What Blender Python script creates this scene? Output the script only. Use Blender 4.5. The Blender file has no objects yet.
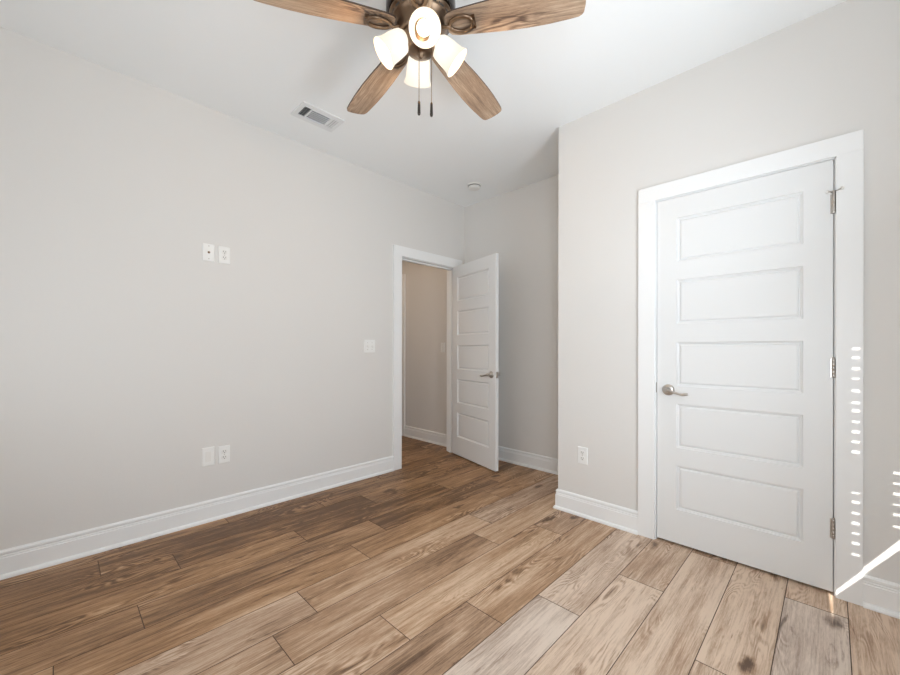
import bpy, bmesh, math, random
from mathutils import Vector, Matrix, Quaternion
R = math.radians
sc = bpy.context.scene
COL = sc.collection
rnd = random.Random(7)

# ------------------------------------------------------------------ camera
F_PX, HORIZON = 387.475, 349.0966
cam_d = bpy.data.cameras.new('camera')
cam = bpy.data.objects.new('camera', cam_d); COL.objects.link(cam)
cam_d.sensor_width = 36.0; cam_d.sensor_fit = 'HORIZONTAL'
cam_d.lens = F_PX / 900 * 36.0
cam_d.shift_y = (HORIZON - 337.5) / 900.0
cam_d.clip_start = 0.02
cam.location = (2.9455, 0.0, 1.1435)
cam.rotation_mode = 'QUATERNION'
cam.rotation_quaternion = (Quaternion((0, 0, 1), R(44.5034)) @ Quaternion((1, 0, 0), R(90))
                           @ Quaternion((0, 0, 1), R(0.0865)))
sc.camera = cam

# ------------------------------------------------------------------ world, sun, daylight, exposure
world = bpy.data.worlds.new('sky_world'); sc.world = world; world.use_nodes = True
bg = world.node_tree.nodes['Background']
bg.inputs[0].default_value = (0.75, 0.86, 1.0, 1); bg.inputs[1].default_value = 1.0

sun_d = bpy.data.lights.new('sun', 'SUN'); sun = bpy.data.objects.new('sun', sun_d); COL.objects.link(sun)
sun_d.energy = 8.0; sun_d.angle = R(0.53); sun_d.color = (1.0, 0.96, 0.9)
sun.location = (6, -3, 5)
sun.rotation_euler = Vector((-1.0, 1.3, -1.4)).to_track_quat('-Z', 'Y').to_euler()

def area(name, loc, aim, sx, sy, power, color):
    d = bpy.data.lights.new(name, 'AREA'); o = bpy.data.objects.new(name, d); COL.objects.link(o)
    d.shape = 'RECTANGLE'; d.size = sx; d.size_y = sy; d.energy = power; d.color = color
    o.location = loc
    o.rotation_euler = Vector(aim).to_track_quat('-Z', 'Y').to_euler()
    return o
# daylight thrown inward and upward by the blind slats of the closet-side window in the right wall
side = area('daylight_and_fill', (3.34, 1.55, 1.30), (-1, 0.24, 0.0), 0.80, 1.40, 16.5, (0.815, 0.91, 1.0))
side.data.spread = R(124)
up = area('daylight_and_fill', (3.33, 1.66, 1.25), (-1, 0.0, 1.60), 0.50, 1.20, 9.5, (0.815, 0.91, 1.0))
up.data.spread = R(115)
area('daylight_and_fill', (3.34, 0.15, 1.30), (-1, 0.8, 0.27), 0.95, 1.40, 42.0, (0.815, 0.91, 1.0))  # added fill beside the viewer, brightens the left and closet walls
# added rear fill, set before an added window in the rear wall
area('daylight_and_fill', (1.2, -0.59, 1.40), (-0.2, 1, 0.45), 1.30, 1.30, 9.5, (0.815, 0.91, 1.0))
# the hallway's ceiling lamp
area('hall_lamp_light', (-0.75, 2.2, 2.70), (0, 0, -1), 0.25, 0.25, 5.0, (1.0, 0.74, 0.52))

sc.view_settings.view_transform = 'Standard'
sc.view_settings.look = 'None'
sc.view_settings.gamma = 1.0
sc.view_settings.use_curve_mapping = False
sc.view_settings.exposure = 0.07
sc.cycles.max_bounces = 10
sc.cycles.diffuse_bounces = 8
sc.cycles.sample_clamp_indirect = 6.0
sc.cycles.use_denoising = True

# ------------------------------------------------------------------ materials
def new_mat(name):
    m = bpy.data.materials.new(name); m.use_nodes = True
    nt = m.node_tree
    return m, nt, nt.nodes['Principled BSDF']

def N(nt, t, **kw):
    n = nt.nodes.new(t)
    for k, v in kw.items():
        if k.startswith('i_'):
            n.inputs[int(k[2:]) if k[2:].isdigit() else k[2:]].default_value = v
        else:
            setattr(n, k, v)
    return n

def noise(nt, vec, scale, detail=3.0, rough=0.55, dist=0.0):
    n = N(nt, 'ShaderNodeTexNoise')
    n.inputs['Scale'].default_value = scale; n.inputs['Detail'].default_value = detail
    n.inputs['Roughness'].default_value = rough; n.inputs['Distortion'].default_value = dist
    nt.links.new(vec, n.inputs['Vector'])
    return n.outputs['Fac']

def math_n(nt, op, a, b=None, c=None, clamp=False):
    n = N(nt, 'ShaderNodeMath', operation=op); n.use_clamp = clamp
    for i, v in enumerate((a, b, c)):
        if v is None: continue
        if isinstance(v, (int, float)): n.inputs[i].default_value = v
        else: nt.links.new(v, n.inputs[i])
    return n.outputs[0]

def smooth(nt, v, lo, hi):
    n = N(nt, 'ShaderNodeMapRange', interpolation_type='SMOOTHSTEP')
    n.inputs['From Min'].default_value = lo; n.inputs['From Max'].default_value = hi
    nt.links.new(v, n.inputs['Value'])
    return n.outputs['Result']

def mix_c(nt, fac, a, b, blend='MIX'):
    n = N(nt, 'ShaderNodeMix', data_type='RGBA', blend_type=blend)
    if isinstance(fac, (int, float)): n.inputs[0].default_value = fac
    else: nt.links.new(fac, n.inputs[0])
    for i, v in ((6, a), (7, b)):
        if isinstance(v, tuple): n.inputs[i].default_value = v if len(v) == 4 else (*v, 1)
        else: nt.links.new(v, n.inputs[i])
    return n.outputs[2]

def ramp(nt, fac, stops):
    n = N(nt, 'ShaderNodeValToRGB'); cr = n.color_ramp
    while len(cr.elements) < len(stops): cr.elements.new(0.5)
    for e, (p, c) in zip(cr.elements, stops):
        e.position = p; e.color = (*c, 1)
    nt.links.new(fac, n.inputs[0])
    return n.outputs['Color']

def painted(name, color, rough=0.6, tex_scale=60.0, bump=0.15, spec=0.3, dist=0.0015):
    m, nt, b = new_mat(name)
    geo = N(nt, 'ShaderNodeNewGeometry')
    pos = geo.outputs['Position']
    n1 = noise(nt, pos, tex_scale, 4.0, 0.6)
    n2 = noise(nt, pos, 1.3, 2.0)
    c = mix_c(nt, n2, tuple(x * 0.985 for x in color), tuple(min(1, x * 1.015) for x in color))
    nt.links.new(c, b.inputs['Base Color'])
    b.inputs['Roughness'].default_value = rough
    b.inputs['Specular IOR Level'].default_value = spec
    if bump:
        bp = N(nt, 'ShaderNodeBump'); bp.inputs['Strength'].default_value = bump; bp.inputs['Distance'].default_value = dist
        nt.links.new(n1, bp.inputs['Height']); nt.links.new(bp.outputs[0], b.inputs['Normal'])
    return m

def metal(name, color, rough=0.3, metallic=1.0):
    m, nt, b = new_mat(name)
    tc = N(nt, 'ShaderNodeTexCoord')
    n1 = noise(nt, tc.outputs['Object'], 45.0, 3.0)
    c = mix_c(nt, n1, tuple(x * 0.9 for x in color), tuple(min(1, x * 1.1) for x in color))
    nt.links.new(c, b.inputs['Base Color'])
    b.inputs['Metallic'].default_value = metallic; b.inputs['Roughness'].default_value = rough
    return m

WALL = painted('greige_wall_paint', (0.735, 0.718, 0.692), 0.75, 55.0, 0.22)
CEIL = painted('white_ceiling_paint', (0.885, 0.90, 0.90), 0.85, 70.0, 0.18)
TRIM = painted('white_trim_paint', (0.86, 0.865, 0.86), 0.38, 30.0, 0.03, 0.45)
DOORP = painted('white_door_paint', (0.785, 0.79, 0.785), 0.36, 180.0, 0.04, 0.45, 0.0006)
PLATE = painted('white_plate_plastic', (0.86, 0.86, 0.84), 0.3, 30.0, 0.0, 0.5)
SHADE_PL = painted('white_detector_plastic', (0.82, 0.81, 0.78), 0.4, 30.0, 0.0, 0.5)
SLOT = painted('dark_slot', (0.06, 0.055, 0.05), 0.6, 30.0, 0.0)
GREYM = painted('grey_duct', (0.10, 0.105, 0.11), 0.6, 30.0, 0.0)
LOUV = painted('white_vent_enamel', (0.78, 0.79, 0.79), 0.4, 30.0, 0.0, 0.5)
RUBBER = painted('white_rubber', (0.75, 0.74, 0.71), 0.6, 30.0, 0.0)
NICKEL = metal('satin_nickel', (0.52, 0.48, 0.44), 0.28)
BRONZE = metal('brushed_bronze', (0.22, 0.15, 0.10), 0.30)
DKBRONZE = metal('dark_bronze', (0.075, 0.065, 0.06), 0.18)

# oak plank floor -------------------------------------------------------------
def wood_nodes(nt, b, vec, tone, grey, dark, mid, light, rough, knots=True):
    """vec: x across the grain, y along it (metres)"""
    def sc_(sx, sy, sz=1.0):
        n = N(nt, 'ShaderNodeVectorMath', operation='MULTIPLY'); n.inputs[1].default_value = (sx, sy, sz)
        nt.links.new(vec, n.inputs[0]); return n.outputs[0]
    fine = noise(nt, sc_(190, 5.5), 1.0, 5.0, 0.7)
    pore = noise(nt, sc_(480, 40.0), 1.0, 3.0, 0.7)
    fleck = noise(nt, sc_(62, 7.0, 2.3), 1.0, 4.0, 0.65, 0.6)
    streak = noise(nt, sc_(26, 1.5), 1.0, 7.0, 0.68, 0.4)
    broad = noise(nt, sc_(6.0, 1.6), 1.0, 4.0, 0.55, 0.4)
    fieldn = noise(nt, sc_(7.5, 1.5), 1.0, 3.0, 0.42, 0.4)
    bands = math_n(nt, 'SINE', math_n(nt, 'MULTIPLY_ADD', fine, 2.0, math_n(nt, 'MULTIPLY', fieldn, 165.0)))
    band01 = math_n(nt, 'MULTIPLY_ADD', bands, 0.5, 0.5)
    bmask = smooth(nt, noise(nt, sc_(8.0, 2.0, 3.1), 1.0, 3.0), 0.48, 0.66)
    v = math_n(nt, 'MULTIPLY_ADD', math_n(nt, 'SUBTRACT', streak, 0.5), 1.0, 0.52)
    v = math_n(nt, 'MULTIPLY_ADD', math_n(nt, 'SUBTRACT', broad, 0.5), 0.70, v)
    v = math_n(nt, 'MULTIPLY_ADD', math_n(nt, 'SUBTRACT', fine, 0.5), 0.85, v)
    v = math_n(nt, 'MULTIPLY_ADD', math_n(nt, 'SUBTRACT', fleck, 0.5), 0.28, v)
    v = math_n(nt, 'MULTIPLY_ADD', math_n(nt, 'SUBTRACT', pore, 0.5), 0.40, v)
    v = math_n(nt, 'ADD', v, math_n(nt, 'MULTIPLY', math_n(nt, 'MULTIPLY', math_n(nt, 'SUBTRACT', band01, 0.60), bmask), 0.42))
    v = math_n(nt, 'ADD', v, tone)
    # dark heart streaks, broken up along the grain
    hs = smooth(nt, noise(nt, sc_(17, 2.4, 7.7), 1.0, 5.0, 0.66, 0.9), 0.58, 0.78)
    v = math_n(nt, 'SUBTRACT', v, math_n(nt, 'MULTIPLY', hs, 0.48))
    if knots:
        dn = N(nt, 'ShaderNodeTexNoise'); dn.inputs['Scale'].default_value = 14.0; dn.inputs['Detail'].default_value = 3.0
        nt.links.new(vec, dn.inputs['Vector'])
        dv = N(nt, 'ShaderNodeVectorMath', operation='MULTIPLY_ADD')
        nt.links.new(dn.outputs['Color'], dv.inputs[0]); dv.inputs[1].default_value = (0.35, 0.35, 0.0)
        nt.links.new(sc_(5.5, 2.4, 0), dv.inputs[2])
        vo = N(nt, 'ShaderNodeTexVoronoi'); vo.inputs['Scale'].default_value = 1.0
        nt.links.new(dv.outputs[0], vo.inputs['Vector'])
        kd = smooth(nt, vo.outputs['Distance'], 0.20, 0.03)
        pick = math_n(nt, 'GREATER_THAN', N(nt, 'ShaderNodeSeparateColor').outputs[0], 0.40)
        sep = pick.node.inputs[0].links[0].from_node
        nt.links.new(vo.outputs['Color'], sep.inputs[0])
        v = math_n(nt, 'SUBTRACT', v, math_n(nt, 'MULTIPLY', math_n(nt, 'MULTIPLY', kd, pick), 0.60))
    v = math_n(nt, 'MULTIPLY_ADD', math_n(nt, 'SUBTRACT', v, 0.5), 1.30, 0.53)
    col = ramp(nt, v, [(0.05, dark), (0.5, mid), (0.95, light)])
    hsv = N(nt, 'ShaderNodeHueSaturation'); nt.links.new(col, hsv.inputs['Color'])
    nt.links.new(math_n(nt, 'SUBTRACT', 1.0, grey), hsv.inputs['Saturation'])
    nt.links.new(hsv.outputs[0], b.inputs['Base Color'])
    rr = math_n(nt, 'MULTIPLY_ADD', fine, 0.16, rough)
    nt.links.new(rr, b.inputs['Roughness'])
    bp = N(nt, 'ShaderNodeBump'); bp.inputs['Strength'].default_value = 0.12; bp.inputs['Distance'].default_value = 0.001
    nt.links.new(math_n(nt, 'ADD', fine, pore), bp.inputs['Height'])
    nt.links.new(bp.outputs[0], b.inputs['Normal'])

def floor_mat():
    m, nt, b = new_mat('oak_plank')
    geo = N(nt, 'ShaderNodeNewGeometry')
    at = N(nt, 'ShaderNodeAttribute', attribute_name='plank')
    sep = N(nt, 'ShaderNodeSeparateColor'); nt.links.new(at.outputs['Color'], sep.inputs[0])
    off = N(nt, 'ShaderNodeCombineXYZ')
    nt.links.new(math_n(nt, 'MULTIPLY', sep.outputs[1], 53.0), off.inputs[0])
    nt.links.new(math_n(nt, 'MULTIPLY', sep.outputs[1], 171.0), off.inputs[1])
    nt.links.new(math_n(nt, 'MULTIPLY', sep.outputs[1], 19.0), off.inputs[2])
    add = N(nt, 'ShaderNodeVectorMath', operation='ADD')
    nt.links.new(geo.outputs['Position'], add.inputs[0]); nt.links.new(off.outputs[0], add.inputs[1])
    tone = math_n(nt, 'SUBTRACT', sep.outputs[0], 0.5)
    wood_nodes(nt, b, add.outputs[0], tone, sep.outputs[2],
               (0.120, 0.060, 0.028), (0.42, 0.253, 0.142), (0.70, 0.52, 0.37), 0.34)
    b.inputs['Specular IOR Level'].default_value = 0.4
    return m
OAK = floor_mat()
SEAM = painted('plank_seam', (0.10, 0.062, 0.042), 0.7, 30.0, 0.0)

def blade_mat():
    m, nt, b = new_mat('weathered_blade_wood')
    tc = N(nt, 'ShaderNodeTexCoord')
    sw = N(nt, 'ShaderNodeSeparateXYZ'); nt.links.new(tc.outputs['Object'], sw.inputs[0])
    oi = N(nt, 'ShaderNodeObjectInfo')
    cb = N(nt, 'ShaderNodeCombineXYZ')
    nt.links.new(math_n(nt, 'MULTIPLY_ADD', oi.outputs['Random'], 31.0, sw.outputs['Y']), cb.inputs[0])
    nt.links.new(math_n(nt, 'MULTIPLY_ADD', oi.outputs['Random'], 77.0, sw.outputs['X']), cb.inputs[1])
    t = N(nt, 'ShaderNodeValue'); t.outputs[0].default_value = 0.0
    g = N(nt, 'ShaderNodeValue'); g.outputs[0].default_value = 0.05
    wood_nodes(nt, b, cb.outputs[0], t.outputs[0], g.outputs[0],
               (0.10, 0.06, 0.04), (0.34, 0.225, 0.145), (0.60, 0.44, 0.30), 0.5, knots=False)
    return m
BLADE = blade_mat()
BLADE_EDGE = painted('dark_blade_edge', (0.085, 0.055, 0.04), 0.6, 30.0, 0.0)

def glass_shade_mat():
    m, nt, b = new_mat('lit_frosted_glass')
    out = nt.nodes['Material Output']; nt.nodes.remove(b)
    tc = N(nt, 'ShaderNodeTexCoord'); sx = N(nt, 'ShaderNodeSeparateXYZ'); nt.links.new(tc.outputs['Object'], sx.inputs[0])
    em = N(nt, 'ShaderNodeEmission'); em.inputs[0].default_value = (1.0, 0.91, 0.76, 1)
    # the glass glows most around the bulb it encloses
    near = smooth(nt, math_n(nt, 'ABSOLUTE', math_n(nt, 'SUBTRACT', sx.outputs['Z'], 0.035)), 0.080, 0.0)
    nt.links.new(math_n(nt, 'MULTIPLY_ADD', near, 0.22, 0.54), em.inputs[1])
    tr = N(nt, 'ShaderNodeBsdfTranslucent'); tr.inputs[0].default_value = (0.25, 0.26, 0.28, 1)
    df = N(nt, 'ShaderNodeBsdfDiffuse'); df.inputs[0].default_value = (0.55, 0.55, 0.54, 1)
    mx = N(nt, 'ShaderNodeMixShader'); mx.inputs[0].default_value = 0.45
    nt.links.new(tr.outputs[0], mx.inputs[1]); nt.links.new(df.outputs[0], mx.inputs[2])
    ad = N(nt, 'ShaderNodeAddShader')
    nt.links.new(mx.outputs[0], ad.inputs[0]); nt.links.new(em.outputs[0], ad.inputs[1])
    nt.links.new(ad.outputs[0], out.inputs[0])
    return m
GLASS = glass_shade_mat()
def bulb_mat():
    m, nt, b = new_mat('glowing_bulb')
    b.inputs['Base Color'].default_value = (1, 0.95, 0.85, 1)
    b.inputs['Emission Color'].default_value = (1.0, 0.84, 0.60, 1); b.inputs['Emission Strength'].default_value = 4.0
    return m
BULB = bulb_mat()

# ------------------------------------------------------------------ mesh helpers
def bx(bm, x0, x1, y0, y1, z0, z1, mi=0):
    vs = [bm.verts.new(p) for p in ((x0, y0, z0), (x1, y0, z0), (x1, y1, z0), (x0, y1, z0),
                                    (x0, y0, z1), (x1, y0, z1), (x1, y1, z1), (x0, y1, z1))]
    for f in ((3, 2, 1, 0), (4, 5, 6, 7), (0, 1, 5, 4), (1, 2, 6, 5), (2, 3, 7, 6), (3, 0, 4, 7)):
        bm.faces.new([vs[i] for i in f]).material_index = mi

def lathe(bm, prof, seg=32, M=None, close_top=True, close_bot=True, mi=0, sx=1.0, sy=1.0):
    """prof: list of (r, z), revolved about local Z"""
    M = M or Matrix()
    rings = []
    for r, z in prof:
        rings.append([bm.verts.new(M @ Vector((sx * r * math.cos(2 * math.pi * k / seg), sy * r * math.sin(2 * math.pi * k / seg), z))) for k in range(seg)])
    for a, b in zip(rings, rings[1:]):
        for k in range(seg):
            f = bm.faces.new((a[k], a[(k + 1) % seg], b[(k + 1) % seg], b[k])); f.smooth = True; f.material_index = mi
    if close_bot: bm.faces.new(list(reversed(rings[0]))).material_index = mi
    if close_top: bm.faces.new(rings[-1]).material_index = mi

def tube(bm, pts, rad, seg=10, closed=False, mi=0, flat=1.0, up=None):
    """round (or flattened) bar along a path; rad: number or list"""
    pts = [Vector(p) for p in pts]; n = len(pts)
    rads = rad if isinstance(rad, (list, tuple)) else [rad] * n
    rings = []
    for i, p in enumerate(pts):
        if closed: t = pts[(i + 1) % n] - pts[i - 1]
        else: t = pts[min(i + 1, n - 1)] - pts[max(i - 1, 0)]
        t.normalize()
        u = Vector(up) if up else (Vector((0, 0, 1)) if abs(t.z) < 0.9 else Vector((1, 0, 0)))
        s = t.cross(u).normalized(); w = s.cross(t).normalized()
        rings.append([bm.verts.new(p + rads[i] * (math.cos(2 * math.pi * k / seg) * s + flat * math.sin(2 * math.pi * k / seg) * w)) for k in range(seg)])
    pairs = list(zip(rings, rings[1:])) + ([(rings[-1], rings[0])] if closed else [])
    for a, b in pairs:
        for k in range(seg):
            f = bm.faces.new((a[k], a[(k + 1) % seg], b[(k + 1) % seg], b[k])); f.smooth = True; f.material_index = mi
    if not closed:
        bm.faces.new(list(reversed(rings[0]))).material_index = mi
        bm.faces.new(rings[-1]).material_index = mi

def obj(name, bm, mats, parent=None, M=None, bevel=0.0, seg=2):
    """bm -> ONE mesh object; with M the mesh is in local space and the object carries M"""
    bmesh.ops.recalc_face_normals(bm, faces=bm.faces)
    me = bpy.data.meshes.new(name); bm.to_mesh(me); bm.free()
    for m in (mats if isinstance(mats, (list, tuple)) else [mats]): me.materials.append(m)
    o = bpy.data.objects.new(name, me); COL.objects.link(o)
    if parent: o.parent = parent
    if M is not None: o.matrix_local = M
    if bevel:
        bv = o.modifiers.new('bevel', 'BEVEL'); bv.width = bevel; bv.segments = seg; bv.limit_method = 'ANGLE'; bv.angle_limit = R(40)
    return o

def tag(o, label, cat, group=None, kind=None):
    o['label'] = label; o['category'] = cat
    if group: o['group'] = group
    if kind: o['kind'] = kind
    return o

def empty(name, M):
    o = bpy.data.objects.new(name, None); COL.objects.link(o); o.matrix_world = M; o.empty_display_size = 0.05
    return o
BM = bmesh.new

# ------------------------------------------------------------------ dimensions
HC = 2.743                      # ceiling
XR, YR = 3.354, -0.60           # right wall, rear wall
YC, YB, XK = 2.5383, 3.229, 1.5449   # closet wall, far wall, closet corner
# entry door opening in the left wall / closet door opening
EY0, EY1, EZ = 2.3215, 3.078, 2.033
CX0, CX1, CZ = 2.1905, 2.962, 2.0365
WT = 0.115
# ------------------------------------------------------------------ floor
PITCH = 0.2055
rows = {}
first = {-1: 0.80, 0: 0.16, 1: 0.457, 2: 1.05, 3: 0.256, 4: 1.205, 5: 0.797, 6: 0.607, 7: 0.977, 8: 0.094,
         9: 0.365, 10: 0.80, 11: 0.10, 12: 0.443, 13: 1.153, 14: 0.50}
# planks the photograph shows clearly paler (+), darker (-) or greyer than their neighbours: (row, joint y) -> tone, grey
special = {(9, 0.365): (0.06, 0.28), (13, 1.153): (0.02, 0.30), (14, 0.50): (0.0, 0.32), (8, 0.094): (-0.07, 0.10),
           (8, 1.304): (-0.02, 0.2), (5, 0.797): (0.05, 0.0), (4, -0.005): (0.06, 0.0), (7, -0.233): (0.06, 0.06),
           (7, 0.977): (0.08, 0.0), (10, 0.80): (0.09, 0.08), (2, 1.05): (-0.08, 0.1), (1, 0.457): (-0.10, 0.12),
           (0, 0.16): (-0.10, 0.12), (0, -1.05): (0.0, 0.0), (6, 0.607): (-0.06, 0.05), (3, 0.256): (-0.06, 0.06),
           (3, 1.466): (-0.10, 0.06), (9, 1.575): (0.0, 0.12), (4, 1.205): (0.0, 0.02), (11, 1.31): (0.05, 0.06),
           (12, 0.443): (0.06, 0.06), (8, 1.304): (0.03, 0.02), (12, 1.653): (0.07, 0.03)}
bm = BM(); lay = bm.faces.layers.float_color.new('plank')
bx(bm, -1.45, XR, YR, YB + 0.05, -0.05, -0.0016, 1)
g, bv = 0.0009, 0.0016
for r in range(-8, 16):
    x0 = 0.1285 + (r) * PITCH if r <= 0 else 0.1285 + r * 0.2051
    x1 = 0.1285 + (r + 1) * PITCH if r < 0 else 0.1285 + (r + 1) * 0.2051
    x0 = max(x0, -1.45); x1 = min(x1, XR)
    if x1 - x0 < 0.01: continue
    s = first.get(r, rnd.random() * 1.2)
    y = s - 1.21 * 3
    while y < YB:
        a, b = max(y, YR), min(y + 1.21, YB)
        if b - a > 0.01:
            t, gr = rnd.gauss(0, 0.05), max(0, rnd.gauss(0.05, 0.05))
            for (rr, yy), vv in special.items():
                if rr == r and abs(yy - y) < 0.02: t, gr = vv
            if r >= 9: t += 0.12; gr += 0.10  # right rows: paler planks, with the window light on them put into the tone
            if r <= 2: t -= 0.20; gr = -0.12  # left rows: weaker light there is darkened into the plank colour
            elif r <= 4: t -= 0.10; gr = -0.08  # next rows: milder share of the same painted falloff
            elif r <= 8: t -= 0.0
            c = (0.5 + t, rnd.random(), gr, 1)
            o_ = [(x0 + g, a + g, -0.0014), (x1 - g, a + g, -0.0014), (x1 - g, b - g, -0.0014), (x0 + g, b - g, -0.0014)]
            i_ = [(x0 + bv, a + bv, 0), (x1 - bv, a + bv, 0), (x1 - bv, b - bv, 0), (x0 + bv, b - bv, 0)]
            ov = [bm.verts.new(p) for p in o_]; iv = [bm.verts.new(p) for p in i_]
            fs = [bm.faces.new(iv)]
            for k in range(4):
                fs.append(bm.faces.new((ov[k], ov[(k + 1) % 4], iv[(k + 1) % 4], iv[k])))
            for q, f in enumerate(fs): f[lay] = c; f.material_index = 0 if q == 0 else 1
        y += 1.21
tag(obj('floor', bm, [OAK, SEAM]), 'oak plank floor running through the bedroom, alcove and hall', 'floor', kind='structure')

# ------------------------------------------------------------------ ceiling and walls
def struct(name, bm, mat, label, cat, parent=None, bevel=0.0):
    return tag(obj(name, bm, mat, parent, bevel=bevel), label, cat, kind='structure')

bm = BM(); bx(bm, -1.45, XR + 0.12, YR - 0.12, YB + 0.12, HC, HC + 0.1)
struct('ceiling', bm, CEIL, 'flat white ceiling carrying the fan, air vent and smoke detector', 'ceiling')

bm = BM()
bx(bm, -WT, 0, YR - 0.12, EY0 - 0.012, 0, HC); bx(bm, -WT, 0, EY1 + 0.012, YB, 0, HC); bx(bm, -WT, 0, EY0 - 0.012, EY1 + 0.012, EZ + 0.012, HC)
struct('wall_left', bm, WALL, 'long greige left wall with four socket plates and the open doorway', 'wall')
bm = BM(); bx(bm, -1.45, XR + 0.12, YB, YB + 0.12, 0, HC)
struct('wall_far', bm, WALL, 'shaded greige far wall behind the open door and in the hall', 'wall')
bm = BM()
bx(bm, XK, CX0 - 0.012, YC, YC + 0.11, 0, HC); bx(bm, CX1 + 0.012, XR, YC, YC + 0.11, 0, HC); bx(bm, CX0 - 0.012, CX1 + 0.012, YC, YC + 0.11, CZ + 0.012, HC)
bx(bm, XK, XK + 0.11, YC + 0.11, YB, 0, HC)
struct('wall_closet', bm, WALL, 'greige closet wall holding the closed white door, with its outer corner', 'wall')
# right wall with the closet-side window opening and an added one for the fill
WY0, WY1, WZ0, WZ1 = 1.15, 2.35, 0.56, 2.03
VY0, VY1 = -0.35, 0.65  # added opening, unseen, goes with the fill light beside the viewer
bm = BM()
bx(bm, XR, XR + 0.12, YR - 0.12, VY0, 0, HC); bx(bm, XR, XR + 0.12, VY1, WY0, 0, HC); bx(bm, XR, XR + 0.12, WY1, YB, 0, HC)
for a_, b_ in ((WY0, WY1), (VY0, VY1)):
    bx(bm, XR, XR + 0.12, a_, b_, 0, WZ0); bx(bm, XR, XR + 0.12, a_, b_, WZ1, HC)
struct('wall_right', bm, WALL, 'greige right wall with a blind covered window and an added fill window, beyond the right edge', 'wall')
UX0, UX1 = 0.5, 1.9  # added opening, unseen, goes with the rear fill light
bm = BM(); bx(bm, 0, UX0, YR - 0.12, YR, 0, HC); bx(bm, UX1, XR, YR - 0.12, YR, 0, HC); bx(bm, UX0, UX1, YR - 0.12, YR, 0, WZ0); bx(bm, UX0, UX1, YR - 0.12, YR, WZ1, HC)
struct('wall_rear', bm, WALL, 'greige rear wall behind the viewer', 'wall')
bm = BM(); bx(bm, -1.45, -1.35, 1.2, YB, 0, HC); bx(bm, -1.35, -WT, 1.2, 1.3, 0, HC)
struct('wall_hall', bm, WALL, 'greige hall walls beyond the open doorway', 'wall')

# window frame with sash and glass
m_g, nt, b = new_mat('window_glass')
out = nt.nodes['Material Output']; nt.nodes.remove(b)
mxg = N(nt, 'ShaderNodeMixShader'); mxg.inputs[0].default_value = 0.06
nt.links.new(N(nt, 'ShaderNodeBsdfTransparent').outputs[0], mxg.inputs[1]); nt.links.new(N(nt, 'ShaderNodeBsdfGlossy', i_Roughness=0.02).outputs[0], mxg.inputs[2])
nt.links.new(mxg.outputs[0], out.inputs[0])
X0, X1 = XR + 0.075, XR + 0.115
def window(name, y0, y1, label):
    bm = BM()
    for a in ((y0, y0 + 0.04, WZ0, WZ1), (y1 - 0.03, y1, WZ0, WZ1), (y0 + 0.04, y1 - 0.03, WZ0, WZ0 + 0.04), (y0 + 0.04, y1 - 0.03, WZ1 - 0.04, WZ1)):
        bx(bm, X0, X1, *a)
    w = struct(name, bm, TRIM, label, 'window')
    bm = BM(); bx(bm, X0 + 0.018, X0 + 0.022, y0 + 0.04, y1 - 0.03, WZ0 + 0.04, WZ1 - 0.04)
    obj('pane', bm, m_g, w)
    return w
window('window_1', WY0, WY1, 'white framed window in the right wall nearest the closet, behind a closed blind')
window('added_window_2', VY0, VY1, 'added white framed window backing the fill light beside the viewer, behind a closed blind')  # added, unseen, made to go with the side fill light
bm = BM()
for a in ((UX0, UX0 + 0.04, WZ0, WZ1), (UX1 - 0.04, UX1, WZ0, WZ1), (UX0 + 0.04, UX1 - 0.04, WZ0, WZ0 + 0.04), (UX0 + 0.04, UX1 - 0.04, WZ1 - 0.04, WZ1)):
    bx(bm, a[0], a[1], YR - 0.115, YR - 0.075, a[2], a[3])
w3 = struct('added_window_3', bm, TRIM, 'added white framed window backing the fill light in the rear wall behind the viewer', 'window')  # added, unseen, made to go with the rear fill light
bm = BM(); bx(bm, UX0 + 0.04, UX1 - 0.04, YR - 0.097, YR - 0.093, WZ0 + 0.04, WZ1 - 0.04); obj('pane', bm, m_g, w3)
root3 = tag(empty('window_blind', Matrix.Translation(((UX0 + UX1) / 2, YR - 0.004, WZ0))), 'closed white slatted blind in the added rear window', 'blind')
bm = BM(); bx(bm, -0.70, 0.70, -0.0025, 0, 0.012, WZ1 - WZ0); obj('slat_panel', bm, PLATE, root3)
bm = BM(); bx(bm, -0.70, 0.70, -0.016, 0.002, 0, 0.014); obj('bottom_rail', bm, PLATE, root3)
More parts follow.
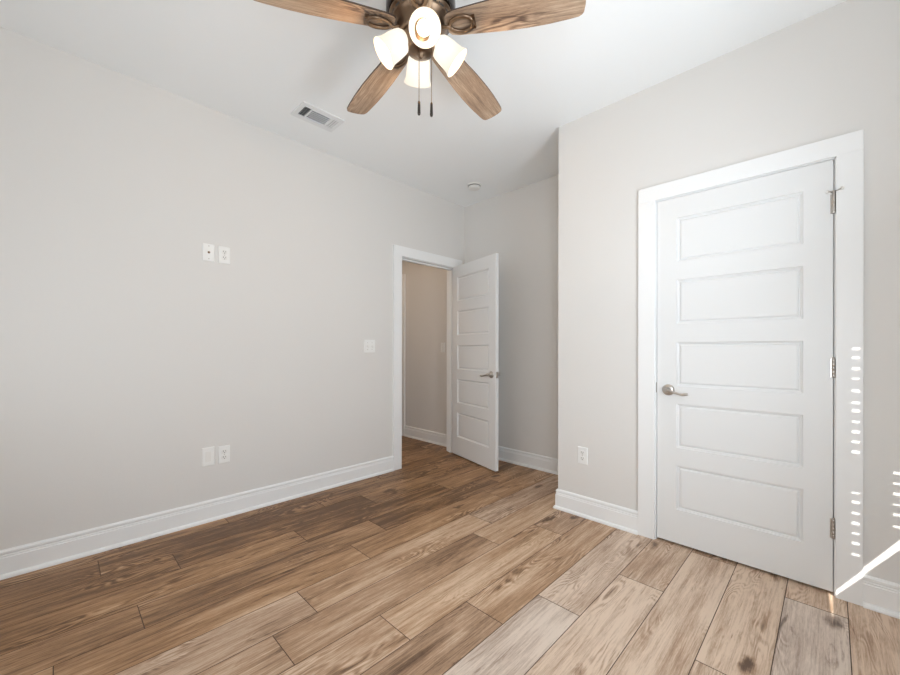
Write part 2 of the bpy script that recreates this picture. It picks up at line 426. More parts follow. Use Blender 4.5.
# closed white blind, whose cord slots and skewed bottom rail let slivers of sun through
XB = XR + 0.004
root = tag(empty('window_blind', Matrix.Translation((XB, (WY0 + WY1) / 2, WZ0))), 'closed white slatted blind with skewed bottom rail in the window nearest the closet', 'blind')
def gap(y): return max(0.0, (y - 1.36) * 0.079)
bm = BM()
z_h = [0.468 + z for z in (1.1467, 1.1062, 1.0567, 1.0117, .9577, .9037, .8676, .8182, .7729, .7278, .6826, .4978, .457, .4069, .3618, .3168, .2717, .2209)]
z_h2 = [0.294 + z for z in (.379, .4308, .4739, .52, .565, .61)]
cols = [(2.086, 0.017, sorted(z_h)), (2.267, 0.017, sorted(z_h2))]
def quad(y0, y1, z0, z1, sk=0.0):
    o2 = Vector((XB, (WY0 + WY1) / 2, WZ0))
    zz0 = lambda y: gap(y) + WZ0 + 0.012 if z0 is None else z0
    s0 = sk if z0 is not None else 0.0; s1 = sk if z1 != WZ1 else 0.0
    ps = [(XB, y0, zz0(y0) + s0), (XB, y1, zz0(y1) - s0), (XB, y1, z1 - s1), (XB, y0, z1 + s1)]
    a = [bm.verts.new(Vector(p) - o2) for p in ps]; b2 = [bm.verts.new(Vector(p) - o2 + Vector((0.0025, 0, 0))) for p in ps]
    bm.faces.new(a); bm.faces.new(b2[::-1])
    for k in range(4): bm.faces.new((a[k], b2[k], b2[(k + 1) % 4], a[(k + 1) % 4]))
ye = [WY0]
prev = WY0
for yc, hw, zs in cols:
    n = 6
    for k in range(n): quad(prev + (yc - hw - prev) * k / n, prev + (yc - hw - prev) * (k + 1) / n, None, WZ1)
    zlo = None; sk = hw * 1.4 / 1.3          # the slots lie in tilted slats
    for i, z in enumerate(zs):
        hh = (0.0045, 0.006, 0.0035, 0.0055)[(i * 7) % 4]
        quad(yc - hw, yc + hw, zlo, z - hh, sk); zlo = z + hh
    quad(yc - hw, yc + hw, zlo, WZ1, sk)
    prev = yc + hw
quad(prev, WY1, None, WZ1)
obj('slat_panel', bm, PLATE, root)
bm = BM(); n = 12; o2 = Vector((XB, (WY0 + WY1) / 2, WZ0))
rails = []
for k in range(n + 1):
    y = WY0 + (WY1 - WY0) * k / n; z = WZ0 + gap(y)
    rails.append([bm.verts.new(Vector(p) - o2) for p in ((XB - 0.002, y, z), (XB + 0.016, y, z), (XB + 0.016, y, z + 0.014), (XB - 0.002, y, z + 0.014))])
for a, b2 in zip(rails, rails[1:]):
    for k in range(4): bm.faces.new((a[k], a[(k + 1) % 4], b2[(k + 1) % 4], b2[k]))
bm.faces.new(rails[0][::-1]); bm.faces.new(rails[-1])
obj('bottom_rail', bm, PLATE, root)

root2 = tag(empty('window_blind', Matrix.Translation((XB, (VY0 + VY1) / 2, WZ0))), 'closed white slatted blind in the added right-hand window beside the viewer', 'blind')
bm = BM(); bx(bm, 0, 0.0025, -(VY1 - VY0) / 2, (VY1 - VY0) / 2, 0.012, WZ1 - WZ0); obj('slat_panel', bm, PLATE, root2)
bm = BM(); bx(bm, -0.002, 0.016, -(VY1 - VY0) / 2, (VY1 - VY0) / 2, 0, 0.014); obj('bottom_rail', bm, PLATE, root2)

# ------------------------------------------------------------------ baseboards
PROF = [(0, 0), (0.027, 0), (0.0265, 0.008), (0.023, 0.016), (0.016, 0.0205), (0.0145, 0.0215), (0.0145, 0.100), (0.0115, 0.103),
        (0.0115, 0.111), (0.0085, 0.1125), (0.0085, 0.117), (0.0120, 0.1205), (0.0120, 0.130), (0.006, 0.138), (0, 0.1385)]
def baseboard(name, path, label):
    """path: floor points, room on the LEFT of the walking direction"""
    bm = BM(); P = [Vector((*p, 0)) for p in path]; n = len(P); rings = []
    for i, p in enumerate(P):
        d0 = (P[i] - P[i - 1]).normalized() if i else None
        d1 = (P[i + 1] - P[i]).normalized() if i < n - 1 else None
        nrm = [Vector((-d.y, d.x, 0)) for d in (d0, d1) if d is not None]
        m = nrm[0] if len(nrm) == 1 else (nrm[0] + nrm[1]) / (1 + nrm[0].dot(nrm[1]))
        rings.append([bm.verts.new(p + m * d + Vector((0, 0, z))) for d, z in PROF])
    for a, b2 in zip(rings, rings[1:]):
        for k in range(len(PROF)):
            bm.faces.new((a[k], a[(k + 1) % len(PROF)], b2[(k + 1) % len(PROF)], b2[k]))
    bm.faces.new(rings[0]); bm.faces.new(rings[-1][::-1])
    return struct(name, bm, TRIM, label, 'baseboard')
C1L, C1R, C1T = 2.2283, 3.1726, 2.1276
C2L, C2R, C2T = 2.097, 3.0489, 2.1259
baseboard('baseboard_left', [(0, C1L), (0, YR)], 'white stepped baseboard along the long left wall')
baseboard('baseboard_far', [(XK, YB), (0, YB), (0, C1R)], 'white baseboard on the shaded far wall behind the open door')
baseboard('baseboard_corner', [(C2L, YC), (XK, YC), (XK, YB - 0.03)], 'short white baseboard left of the closet door, wrapping the wall corner')
baseboard('baseboard_right', [(XR, YC), (C2R, YC)], 'white baseboard right of the closet door at the right edge')
baseboard('baseboard_hall', [(-WT, YB), (-1.05, YB)], 'white baseboard seen through the open doorway in the hall')

# ------------------------------------------------------------------ door casings and jambs
def casing_bm(x0, x1, ix0, ix1, top, itop, t):
    """a flat stock casing in the local XZ plane, standing out by t toward -Y"""
    bm = BM()
    bx(bm, x0, ix0, -t, 0, 0, itop); bx(bm, ix1, x1, -t, 0, 0, itop); bx(bm, x0, x1, -t, 0, itop, top)
    return bm
# closet
o = tag(obj('trim_1', casing_bm(C2L, C2R, CX0, CX1, C2T, CZ, 0.019), TRIM, M=Matrix.Translation((0, YC, 0)), bevel=0.0015),
        'wide flat white casing around the closed closet door', 'door trim', kind='structure')
bm = BM(); J = 0.017
bx(bm, CX0 - 0.012, CX0 + 0.005, 0, 0.11, 0, CZ + 0.0); bx(bm, CX1 - 0.005, CX1 + 0.012, 0, 0.11, 0, CZ); bx(bm, CX0 - 0.012, CX1 + 0.012, 0, 0.11, CZ - 0.004, CZ + 0.012)
bx(bm, CX0 + 0.005, CX0 + 0.017, 0.04, 0.075, 0, CZ); bx(bm, CX1 - 0.017, CX1 - 0.005, 0.04, 0.075, 0, CZ); bx(bm, CX0, CX1, 0.04, 0.075, CZ - 0.016, CZ)
jamb1 = obj('door_jamb', bm, TRIM, o)
bm = BM(); bx(bm, CX0 + 0.0045, CX0 + 0.0065, -0.002, 0.02, 0.885, 0.945)
obj('strike_plate', bm, NICKEL, o)
# entry: local x runs along +Y of the room, wall face towards +X
ME = Matrix.Translation((0, 0, 0)) @ Matrix.Rotation(R(90), 4, 'Z')
o = tag(obj('trim_2', casing_bm(C1L, C1R, EY0, EY1 + 0.001, C1T, EZ, 0.019), TRIM, M=ME, bevel=0.0015),
        'flat white casing around the open hall doorway in the left wall', 'door trim', kind='structure')
bm = BM()
bx(bm, EY0 - 0.012, EY0 + 0.005, 0, WT, 0, EZ); bx(bm, EY1 - 0.005, EY1 + 0.012, 0, WT, 0, EZ); bx(bm, EY0 - 0.012, EY1 + 0.012, 0, WT, EZ - 0.005, EZ + 0.012)
bx(bm, EY0 + 0.005, EY0 + 0.017, 0.042, 0.08, 0, EZ); bx(bm, EY1 - 0.017, EY1 - 0.005, 0.042, 0.08, 0, EZ); bx(bm, EY0, EY1, 0.042, 0.08, EZ - 0.017, EZ)
obj('door_jamb', bm, TRIM, o)
bm = BM()
bx(bm, EY0 - 0.09, EY0, WT, WT + 0.019, 0, EZ + 0.09); bx(bm, EY1 + 0.001, EY1 + 0.09, WT, WT + 0.019, 0, EZ + 0.09); bx(bm, EY0, EY1 + 0.001, WT, WT + 0.019, EZ, EZ + 0.09)
obj('hall_side_casing', bm, TRIM, o, bevel=0.0015)
# a second door frame on the hall's far wall, only its right edge shows
bm = BM(); bx(bm, -1.14, -1.05, -0.019, 0, 0, 2.13)
tag(obj('trim_3', bm, TRIM, M=Matrix.Translation((0, YB, 0)), bevel=0.0015), 'white edge of a casing on the hall wall, seen through the doorway', 'door trim', kind='structure')

# ------------------------------------------------------------------ five panel doors
PZ = [(0.21, 0.466), (0.57, 0.826), (0.93, 1.186), (1.293, 1.549), (1.655, 1.911)]
def door_bm(w, h, t, z0, stile):
    """slab: local x 0..w, front face at y=0 facing -y, back at y=t; panels on both faces"""
    bm = BM()
    xs = (0, stile, w - stile, w)
    for side in (0, 1):
        def P(x, z, d): return bm.verts.new((x, d if side == 0 else t - d, z))
        def Q(a): 
            bm.faces.new(a)
        def rect(x0, x1, za, zb, d=0): Q([P(x0, za, d), P(x1, za, d), P(x1, zb, d), P(x0, zb, d)])
        rect(0, xs[1], z0, h); rect(xs[2], w, z0, h)
        zz = [z0] + [v for p in PZ for v in p] + [h]
        for k in range(0, len(zz), 2): rect(xs[1], xs[2], zz[k], zz[k + 1])
        for za, zb in PZ:
            loops = []
            for ins, d in ((0, 0), (0.0025, 0.0075), (0.008, 0.0085), (0.010, 0.0135), (0.0155, 0.0135), (0.019, 0.0070), (0.024, 0.0050)):
                loops.append([P(xs[1] + ins, za + ins, d), P(xs[2] - ins, za + ins, d), P(xs[2] - ins, zb - ins, d), P(xs[1] + ins, zb - ins, d)])
            for a, b2 in zip(loops, loops[1:]):
                for k in range(4): Q((a[k], a[(k + 1) % 4], b2[(k + 1) % 4], b2[k]))
            Q(loops[-1])
    for (xa, xb, za, zb) in ((0, w, z0, z0), (0, w, h, h), (0, 0, z0, h), (w, w, z0, h)):
        if za == zb: bm.faces.new([bm.verts.new(p) for p in ((xa, 0, za), (xb, 0, za), (xb, t, za), (xa, t, za))])
        else: bm.faces.new([bm.verts.new(p) for p in ((xa, 0, za), (xa, t, za), (xa, t, zb), (xa, 0, zb))])
    bmesh.ops.remove_doubles(bm, verts=bm.verts, dist=0.0001)
    return bm

def lever(parent, M, name='door_handle', flip=1):
    """lever set; local -y is outward, lever runs to +x * flip"""
    bm = BM()
    Mr = Matrix.Rotation(R(90), 4, 'X')
    lathe(bm, [(0.033, 0), (0.033, 0.004), (0.030, 0.009), (0.022, 0.0125), (0.016, 0.015), (0.014, 0.022), (0.0125, 0.040), (0.013, 0.050), (0.010, 0.055)], 28, Mr)
    h = obj(name, bm, NICKEL, parent, M)
    bm = BM()
    pts, rad = [], []
    for k in range(13):
        u = k / 12
        pts.append((flip * (0.004 + 0.108 * u), -0.047 - 0.006 * math.sin(u * 3.1), -0.006 * math.sin(u * 3.14 * 0.6) - 0.020 * u ** 1.2 + 0.012 * max(0, u - 0.72) / 0.28))
        rad.append(0.0098 - 0.0035 * math.sin(u * math.pi) if u < 0.9 else 0.0072)
    tube(bm, pts, rad, 12, flat=1.0)
    obj('lever', bm, NICKEL, h)
    return h

# closet door (closed, opens into the room, hinged on its right)
DW = 0.755
d1 = tag(obj('door_1', door_bm(DW, 2.030, 0.035, 0.014, 0.1045), DOORP, M=Matrix.Translation((2.1985, YC + 0.002, 0)), bevel=0.0012),
         'closed white five-panel closet door with lever handle in the right wall', 'door', kind='structure')
lever(d1, Matrix.Translation((0.062, 0, 0.905)))
def hinge(parent, x, y, z, leaf):
    bm = BM()
    for k in range(5):
        z0 = z - 0.045 + k * 0.018
        lathe(bm, [(0.0058, z0), (0.0065, z0 + 0.001), (0.0065, z0 + 0.0165), (0.0058, z0 + 0.0175)], 14, Matrix.Translation((x, y, 0)))
    lathe(bm, [(0.004, z + 0.045), (0.0055, z + 0.047), (0.0045, z + 0.051)], 12, Matrix.Translation((x, y, 0)))
    bx(bm, x - leaf, x + 0.002, y + 0.0046, y + 0.0066, z - 0.045, z + 0.045)
    return obj('hinge', bm, NICKEL, parent)
for k, z in enumerate((0.310, 1.058, 1.823)):
    hg = hinge(d1, DW + 0.0015, -0.006, z, 0.012)
    if k == 2:
        bm = BM(); zt = z + 0.056
        lathe(bm, [(0.0075, zt - 0.006), (0.0075, zt + 0.003), (0.005, zt + 0.005)], 14, Matrix.Translation((DW + 0.0015, -0.006, 0)))
        tube(bm, [(DW, -0.006, zt - 0.002), (DW + 0.018, -0.030, zt - 0.002), (DW + 0.026, -0.040, zt - 0.002)], 0.0032, 10)
        tube(bm, [(DW, -0.006, zt - 0.002), (DW - 0.018, -0.026, zt - 0.002)], 0.0032, 10)
        st = obj('hinge_pin_stop', bm, NICKEL, d1)
        bm = BM()
        tube(bm, [(DW + 0.026, -0.040, zt - 0.002), (DW + 0.032, -0.036, zt - 0.002)], [0.0085, 0.0075], 12)
        tube(bm, [(DW - 0.018, -0.026, zt - 0.002), (DW - 0.022, -0.020, zt - 0.002)], [0.0075, 0.0065], 12)
        obj('rubber_bumper', bm, RUBBER, st)

# entry door, swung open into the alcove
TH = 75.6; DW2 = 0.766
pin = Vector((0.004, 3.0755, 0))
dirv = Vector((math.sin(R(TH)), -math.cos(R(TH)), 0))         # from hinge to free edge
nv = Vector((-math.cos(R(TH)), -math.sin(R(TH)), 0))          # visible face normal (hall side)
# local x -> dirv, local -y -> nv
MD = Matrix(((dirv.x, -nv.x, 0, 0), (dirv.y, -nv.y, 0, 0), (0, 0, 1, 0), (0, 0, 0, 1)))
org = pin + nv * 0.040 + dirv * 0.003
d2 = tag(obj('door_2', door_bm(DW2, 2.031, 0.035, 0.014, 0.1045), DOORP, M=Matrix.Translation(org) @ MD, bevel=0.0012),
         'white five-panel door standing open into the far alcove, seen from its hall face', 'door', kind='structure')
lever(d2, Matrix.Translation((DW2 - 0.062, 0, 0.905)), flip=-1)
lever(d2, Matrix.Translation((DW2 - 0.062, 0.035, 0.905)) @ Matrix.Rotation(R(180), 4, 'Z'), flip=1)
bm = BM(); bx(bm, DW2 - 0.0005, DW2 + 0.0012, 0.006, 0.030, 0.876, 0.934); bx(bm, DW2, DW2 + 0.010, 0.012, 0.024, 0.895, 0.915)
obj('latch_plate', bm, NICKEL, d2)
for z in (0.31, 1.058, 1.81):
    hinge(d2, -0.002, 0.041, z, 0.0)

# ------------------------------------------------------------------ wall plates
MX = Matrix.Rotation(R(90), 4, 'Z')      # local -y -> room +X  (left wall)
def plate_root(name, M, w, h, label, cat):
    root = tag(empty(name, M), label, cat)
    bm = BM()
    # pillowed plate: two stacked frusta
    for (a, b2) in (((w / 2, h / 2, 0.0), (w / 2 - 0.001, h / 2 - 0.001, 0.003)), ((w / 2 - 0.001, h / 2 - 0.001, 0.003), (w / 2 - 0.004, h / 2 - 0.004, 0.006))):
        va = [bm.verts.new((sx * a[0], -a[2], sz * a[1])) for sx, sz in ((-1, -1), (1, -1), (1, 1), (-1, 1))]
        vb = [bm.verts.new((sx * b2[0], -b2[2], sz * b2[1])) for sx, sz in ((-1, -1), (1, -1), (1, 1), (-1, 1))]
        for k in range(4): bm.faces.new((va[k], va[(k + 1) % 4], vb[(k + 1) % 4], vb[k]))
        last = vb
    bm.faces.new(last)
    bmesh.ops.remove_doubles(bm, verts=bm.verts, dist=1e-5)
    obj('cover_plate', bm, PLATE, root)
    return root
Mfwd = Matrix.Rotation(R(90), 4, 'X')    # lathe z -> local -y
def screw(root, x, z):
    bm = BM(); lathe(bm, [(0.0033, 0.0055), (0.0033, 0.0066), (0.002, 0.0072)], 12, Matrix.Translation((x, 0, z)) @ Mfwd)
    obj('screw', bm, NICKEL, root)
def duplex(name, M, label):
    root = plate_root(name, M, 0.071, 0.116, label, 'outlet')
    for dz in (0.0195, -0.0195):
        bm = BM()
        ring = [(0.0172 * math.copysign(abs(math.cos(t)) ** 0.5, math.cos(t)), 0.0142 * math.copysign(abs(math.sin(t)) ** 0.62, math.sin(t))) for t in [2 * math.pi * k / 28 for k in range(28)]]
        a = [bm.verts.new((x, -0.0055, z + dz)) for x, z in ring]; c = [bm.verts.new((x * 0.97, -0.0082, z * 0.97 + dz)) for x, z in ring]
        for k in range(28): bm.faces.new((a[k], a[(k + 1) % 28], c[(k + 1) % 28], c[k]))
        bm.faces.new(c)
        rc = obj('receptacle', bm, SHADE_PL, root)
        bm = BM()
        bx(bm, -0.0078, -0.0054, -0.0086, -0.0078, dz - 0.001, dz + 0.0085); bx(bm, 0.0054, 0.0078, -0.0086, -0.0078, dz, dz + 0.0078)
        lathe(bm, [(0.0028, 0.0078), (0.0028, 0.0086)], 12, Matrix.Translation((0, 0, dz - 0.0068)) @ Mfwd)
        obj('socket_slots', bm, SLOT, rc)
    screw(root, 0, 0)
    return root
def on_left(y, z): return Matrix.Translation((0, y, z)) @ MX
duplex('power_outlet', on_left(0.8035, 1.7805), 'white duplex outlet high on the left wall, right of the upper cable plate')
duplex('power_outlet', on_left(0.8045, 0.4255), 'white duplex outlet low on the left wall, right of the blank plate')
duplex('power_outlet', Matrix.Translation((1.7315, YC, 0.4145)), 'white duplex outlet low on the wall left of the closet door')
r = plate_root('cable_plate', on_left(0.7105, 1.7825), 0.070, 0.115, 'white cable socket plate high on the left wall with a dark centre jack', 'wall plate')
bm = BM(); lathe(bm, [(0.0075, 0.0055), (0.0075, 0.0075), (0.0048, 0.0076), (0.0048, 0.013), (0.003, 0.013)], 16, Mfwd); obj('cable_jack', bm, BRONZE, r)
screw(r, 0, 0.042); screw(r, 0, -0.042)
r = plate_root('blank_plate', on_left(0.7095, 0.4285), 0.075, 0.122, 'plain white blank plate low on the left wall, left of the lower outlet', 'wall plate')
bm = BM(); bx(bm, -0.0165, 0.0165, -0.0068, -0.0055, -0.033, 0.033); obj('insert', bm, SHADE_PL, r, bevel=0.0006)
def toggle(root, x):
    bm = BM(); bx(bm, x - 0.0052, x + 0.0052, -0.0064, -0.0055, -0.012, 0.012); ob = obj('toggle_slot', bm, SHADE_PL, root)
    bm = BM(); vs0 = [(x - 0.004, -0.006, 0.002), (x + 0.004, -0.006, 0.002), (x + 0.004, -0.006, -0.009), (x - 0.004, -0.006, -0.009)]
    vs1 = [(x - 0.003, -0.018, -0.006), (x + 0.003, -0.018, -0.006), (x + 0.003, -0.017, -0.013), (x - 0.003, -0.017, -0.013)]
    a = [bm.verts.new(p) for p in vs0]; c = [bm.verts.new(p) for p in vs1]
    for k in range(4): bm.faces.new((a[k], a[(k + 1) % 4], c[(k + 1) % 4], c[k]))
    bm.faces.new(c); bm.faces.new(a[::-1])
    obj('toggle', bm, SHADE_PL, root)
r = plate_root('light_switch', on_left(1.969, 1.169), 0.115, 0.113, 'white double light switch on the left wall beside the open doorway', 'light switch')
for x in (-0.023, 0.023):
    toggle(r, x); screw(r, x, 0.030); screw(r, x, -0.030)
r = plate_root('light_switch', Matrix.Translation((-0.345, YB, 1.1635)), 0.071, 0.114, 'white single light switch on the hall wall, seen through the open doorway', 'light switch')
toggle(r, 0); screw(r, 0, 0.030); screw(r, 0, -0.030)

# ------------------------------------------------------------------ ceiling vent
vx0, vx1, vy0, vy1 = 0.326, 0.522, 1.117, 1.417
vc = Vector(((vx0 + vx1) / 2, (vy0 + vy1) / 2, HC))
root = tag(empty('ceiling_vent', Matrix.Translation(vc)), 'white rectangular air vent with three louver banks in the ceiling', 'air vent')
hx, hy = (vx1 - vx0) / 2, (vy1 - vy0) / 2
bm = BM()
fx, fy = 0.038, 0.029
def fr(x0, x1, y0, y1): bx(bm, x0, x1, y0, y1, -0.010, 0)
fr(-hx, -hx + fx, -hy, hy); fr(hx - fx, hx, -hy, hy); fr(-hx + fx, hx - fx, -hy, -hy + fy); fr(-hx + fx, hx - fx, hy - fy, hy)
ya, yb_ = -hy + fy + 0.050, hy - fy - 0.050
fr(-hx + fx, hx - fx, ya - 0.005, ya + 0.005); fr(-hx + fx, hx - fx, yb_ - 0.005, yb_ + 0.005)
obj('frame', bm, LOUV, root, bevel=0.002)
bm = BM(); bx(bm, -hx + fx - 0.004, hx - fx + 0.004, -hy + fy - 0.004, hy - fy + 0.004, -0.0022, -0.0002); obj('duct_backing', bm, GREYM, root)
def louver(lines, along, tilt):
    bm = BM()
    for (p, a0, a1) in lines:
        d = 0.0050 if along == 'x' else 0.0032
        s = math.sin(R(tilt)) * d; c = math.cos(R(tilt)) * d
        for off in (0,):
            if along == 'y': q = [(p - s, a0, -0.0058 - c * 0.7), (p + s, a0, -0.0058 + c * 0.5), (p + s, a1, -0.0058 + c * 0.5), (p - s, a1, -0.0058 - c * 0.7)]
            else: q = [(a0, p - s, -0.0058 - c * 0.7), (a0, p + s, -0.0058 + c * 0.5), (a1, p + s, -0.0058 + c * 0.5), (a1, p - s, -0.0058 - c * 0.7)]
            v = [bm.verts.new(x) for x in q]
            w = [bm.verts.new(Vector(x) + (Vector((0.0009, 0, 0)) if along == 'y' else Vector((0, 0.0009, 0)))) for x in q]
            bm.faces.new(v); bm.faces.new(w[::-1])
            for k in range(4): bm.faces.new((v[k], w[k], w[(k + 1) % 4], v[(k + 1) % 4]))
    return bm
n = 6; wX = 2 * (hx - fx)
obj('louver_bank', louver([(-hx + fx + wX * (k + 0.5) / n, ya + 0.005, yb_ - 0.005) for k in range(n)], 'y', 20), LOUV, root)
n = 3
obj('louver_bank', louver([(-hy + fy + 0.045 * (k + 0.5) / n, -hx + fx, hx - fx) for k in range(n)], 'x', 25), LOUV, root)
obj('louver_bank', louver([(yb_ + 0.005 + 0.045 * (k + 0.5) / n, -hx + fx, hx - fx) for k in range(n)], 'x', -55), LOUV, root)

# ------------------------------------------------------------------ smoke detector
root = tag(empty('smoke_detector', Matrix.Translation((0.468, 2.855, HC))), 'small round white smoke detector on the ceiling near the far corner', 'smoke detector')
bm = BM(); lathe(bm, [(0.070, 0), (0.070, -0.010), (0.066, -0.014)], 36); obj('mounting_ring', bm, SHADE_PL, root)
bm = BM(); lathe(bm, [(0.050, -0.012), (0.050, -0.0185), (0.0585, -0.0195), (0.0575, -0.034), (0.051, -0.040), (0.0, -0.0425)][:-1] + [(0.02, -0.042)], 36); obj('detector_body', bm, SHADE_PL, root)
bm = BM(); lathe(bm, [(0.0595, -0.0135), (0.0595, -0.0195)], 36); obj('sensor_gap', bm, SLOT, root)

# ------------------------------------------------------------------ ceiling fan
FX, FY = 1.678, 1.107
ZB = 2.530 - HC       # blade plane, local to the ceiling
fan = tag(empty('ceiling_fan', Matrix.Translation((FX, FY, HC))), 'five-blade weathered wood ceiling fan with four lit white glass lamps', 'ceiling fan')
bm = BM()
lathe(bm, [(0.110, 0.0), (0.118, -0.012), (0.140, -0.035), (0.149, -0.060), (0.150, -0.150), (0.146, -0.166), (0.138, -0.172)], 56)
obj('motor_housing', bm, DKBRONZE, fan)
bm = BM()
lathe(bm, [(0.136, -0.164), (0.139, -0.170), (0.134, -0.178), (0.127, -0.181), (0.127, -0.191), (0.121, -0.196), (0.112, -0.208), (0.105, -0.222), (0.092, -0.240), (0.086, -0.250)], 56)
lower = obj('lower_housing', bm, BRONZE, fan)
bm = BM()
for k in range(20):
    a = 2 * math.pi * k / 20
    Mk = Matrix.Rotation(a, 4, 'Z')
    s0 = len(bm.verts)
    bx(bm, 0.1262, 0.1282, -0.012, 0.012, -0.1895, -0.1825)
    bm.verts.ensure_lookup_table()
    for v in bm.verts[s0:]: v.co = Mk @ v.co
obj('cooling_slots', bm, SLOT, lower)
bm = BM()
lathe(bm, [(0.084, -0.247), (0.086, -0.252), (0.080, -0.262), (0.071, -0.278), (0.065, -0.292), (0.062, -0.306), (0.052, -0.315), (0.030, -0.322), (0.012, -0.325), (0.010, -0.336), (0.004, -0.342)], 48)
fitter = obj('light_kit', bm, BRONZE, fan)

def width(u):     # half width along the blade, u = distance from the hub axis
    pts = [(0.118, 0.034), (0.130, 0.046), (0.16, 0.053), (0.25, 0.060), (0.36, 0.068), (0.46, 0.0715), (0.54, 0.0700), (0.63, 0.0635), (0.665, 0.0590)]
    for (a, wa), (b2, wb) in zip(pts, pts[1:]):
        if a <= u <= b2:
            t = (u - a) / (b2 - a); return wa + (wb - wa) * t
    return pts[-1][1] if u > 0.6 else pts[0][1]
def blade_bm():
    bm = BM(); up = []
    us = [0.118, 0.123, 0.130, 0.145, 0.16, 0.18] + [0.18 + 0.46 * k / 16 for k in range(1, 17)]
    us = [u if u <= 0.18 else 0.18 + (u - 0.18) * 0.474 / 0.46 for u in us]
    for u in us: up.append((u, width(u)))
    # rounded tip corners, slightly bowed end
    rc = 0.022; wt = width(0.654)
    for k in range(1, 6):
        a = math.pi / 2 * k / 5
        up.append((0.654 + (rc - 0.002) * math.sin(a), wt - 0.002 - rc * (1 - math.cos(a))))
    up.append((0.677, 0.018))
    lo = [(x, -y) for x, y in reversed(up)]
    outline = up + lo
    T = 0.0035
    top = [bm.verts.new((x, y, T)) for x, y in outline]; bot = [bm.verts.new((x, y, -T)) for x, y in outline]
    # inner outline of the underside/top (a narrow dark chamfer is the edge)
    f = bm.faces.new(top); f.material_index = 0
    f = bm.faces.new(bot[::-1]); f.material_index = 0
    for k in range(len(outline)):
        f = bm.faces.new((top[k], bot[k], bot[(k + 1) % len(outline)], top[(k + 1) % len(outline)])); f.material_index = 1
    return bm
def iron_bm():
    bm = BM()
    zc = -0.014
    # stem from the hub, sweeping under the blade root
    tube(bm, [(0.088, 0, -0.006), (0.105, 0, -0.012), (0.120, 0, -0.016), (0.134, 0, -0.0165)], [0.011, 0.009, 0.008, 0.008], 10, flat=0.7)
    # oval loop
    loop = [(0.182 + 0.050 * math.cos(t) , 0.031 * math.sin(t) * (1.0 + 0.12 * math.cos(t)), zc) for t in [2 * math.pi * k / 28 for k in range(28)]]
    tube(bm, loop, 0.0095, 10, closed=True, flat=0.75)
    # squared outer end pad that carries the screws
    bx(bm, 0.226, 0.242, -0.024, 0.024, -0.0185, -0.0036)
    for y in (-0.012, 0.012):
        lathe(bm, [(0.0035, -0.0185), (0.0035, -0.0165)], 10, Matrix.Translation((0.234, y, -0.002)))
    return bm
PH = 28.4; TILT = -11.0; DROOP = 3.3
b0 = i0 = None
for k in range(5):
    M = Matrix.Translation((0, 0, ZB)) @ Matrix.Rotation(R(PH + 72 * k), 4, 'Z') @ Matrix.Rotation(R(DROOP), 4, 'Y') @ Matrix.Rotation(R(TILT), 4, 'X')
    if b0 is None:
        b0 = obj('blade', blade_bm(), [BLADE, BLADE_EDGE], fan, M)
        i0 = obj('blade_iron', iron_bm(), BRONZE, b0)
    else:
        b2 = b0.copy(); COL.objects.link(b2); b2.parent = fan; b2.matrix_local = M
        i2 = i0.copy(); COL.objects.link(i2); i2.parent = b2

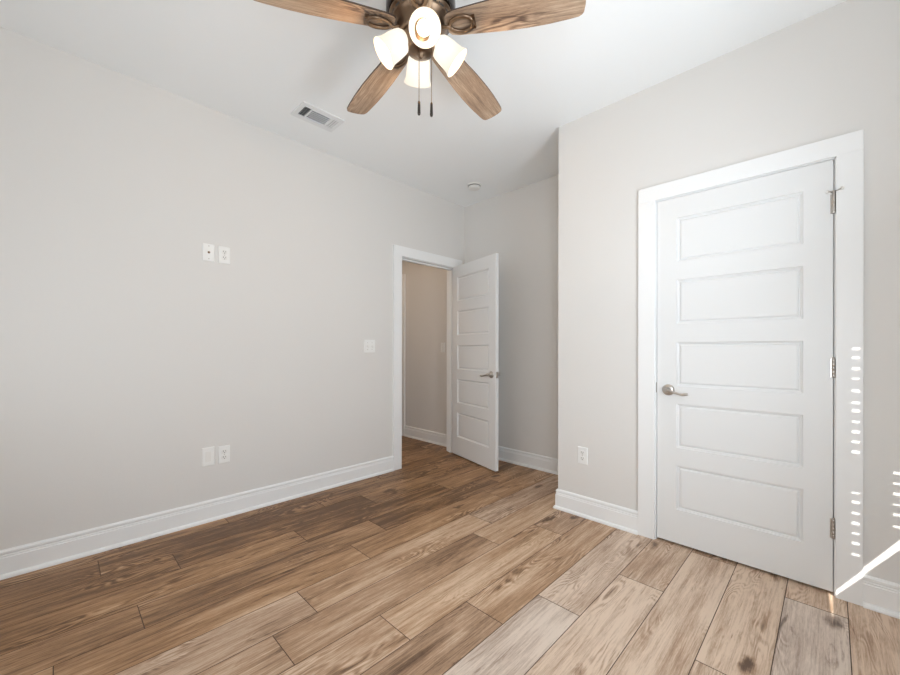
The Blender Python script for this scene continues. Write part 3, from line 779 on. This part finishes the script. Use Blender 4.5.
# four lamps
def shade_bm():
    """local z: from the neck (0) to the mouth (0.122)"""
    bm = BM()
    outer = [(0.013, 0.0), (0.034, 0.003), (0.045, 0.016), (0.050, 0.034), (0.053, 0.060), (0.0545, 0.085), (0.057, 0.104), (0.0625, 0.118), (0.0640, 0.122)]
    inner = [(r - 0.003, max(z, 0.003)) for r, z in reversed(outer)]
    lathe(bm, outer + [(0.0625, 0.1235)] + inner, 40, close_top=False, close_bot=False)
    return bm
CAMB = -35.5
s0 = None
for k in range(4):
    az = R(CAMB + 90 * k)
    ax = Vector((math.cos(az) * math.cos(R(40)), math.sin(az) * math.cos(R(40)), -math.sin(R(40))))
    hor = Vector((math.cos(az), math.sin(az), 0))
    mouth = hor * 0.160 + Vector((0, 0, 2.402 - HC))
    neck = mouth - ax * 0.122
    q = Vector((0, 0, 1)).rotation_difference(ax).to_matrix().to_4x4()
    M = Matrix.Translation(neck) @ q
    if s0 is None:
        s0 = obj('lamp_shade', shade_bm(), GLASS, fan, M)
        bm = BM(); lathe(bm, [(0.011, -0.001), (0.013, 0.030), (0.022, 0.048), (0.0285, 0.066), (0.027, 0.082), (0.017, 0.093), (0.004, 0.096)], 24)
        e0 = obj('bulb', bm, BULB, s0)
        bm = BM(); lathe(bm, [(0.019, -0.030), (0.024, -0.024), (0.027, -0.006), (0.027, -0.001)], 28)
        k0 = obj('socket_cup', bm, BRONZE, s0)
        kids = [e0, k0]; sh = s0
    else:
        sh = s0.copy(); COL.objects.link(sh); sh.parent = fan; sh.matrix_local = M
        for c0 in kids:
            c = c0.copy(); COL.objects.link(c); c.parent = sh
    ld = bpy.data.lights.new('fan_lamp_light', 'POINT'); ld.energy = 3.4; ld.color = (1.0, 0.60, 0.26); ld.shadow_soft_size = 0.03
    lo = bpy.data.objects.new('fan_lamp_light', ld); COL.objects.link(lo); lo.parent = fan
    lo.location = mouth - ax * 0.018
    # arm from the fitter
    bm = BM(); p0 = hor * 0.05 + Vector((0, 0, -0.275)); p1 = neck - ax * 0.022
    tube(bm, [p0, (p0 + p1) / 2 + Vector((0, 0, 0.004)), p1], 0.011, 12)
    obj('lamp_arm', bm, BRONZE, fan)
# pull chains
rt = Vector((math.cos(R(44.5)), math.sin(R(44.5)), 0)); fw = Vector((-math.sin(R(44.5)), math.cos(R(44.5)), 0))
for dx, dy in ((-0.004, -0.045), (0.048, -0.035)):
    p = rt * dx + fw * dy
    bm = BM()
    tube(bm, [(p.x, p.y, -0.285), (p.x, p.y, 2.185 - HC)], 0.0016, 8)
    ch = obj('pull_chain', bm, BRONZE, fan)
    bm = BM(); lathe(bm, [(0.002, 2.190 - HC), (0.0052, 2.184 - HC), (0.0060, 2.160 - HC), (0.0066, 2.136 - HC), (0.0045, 2.130 - HC)], 14, Matrix.Translation((p.x, p.y, 0)))
    obj('pull_knob', bm, DKBRONZE, ch)
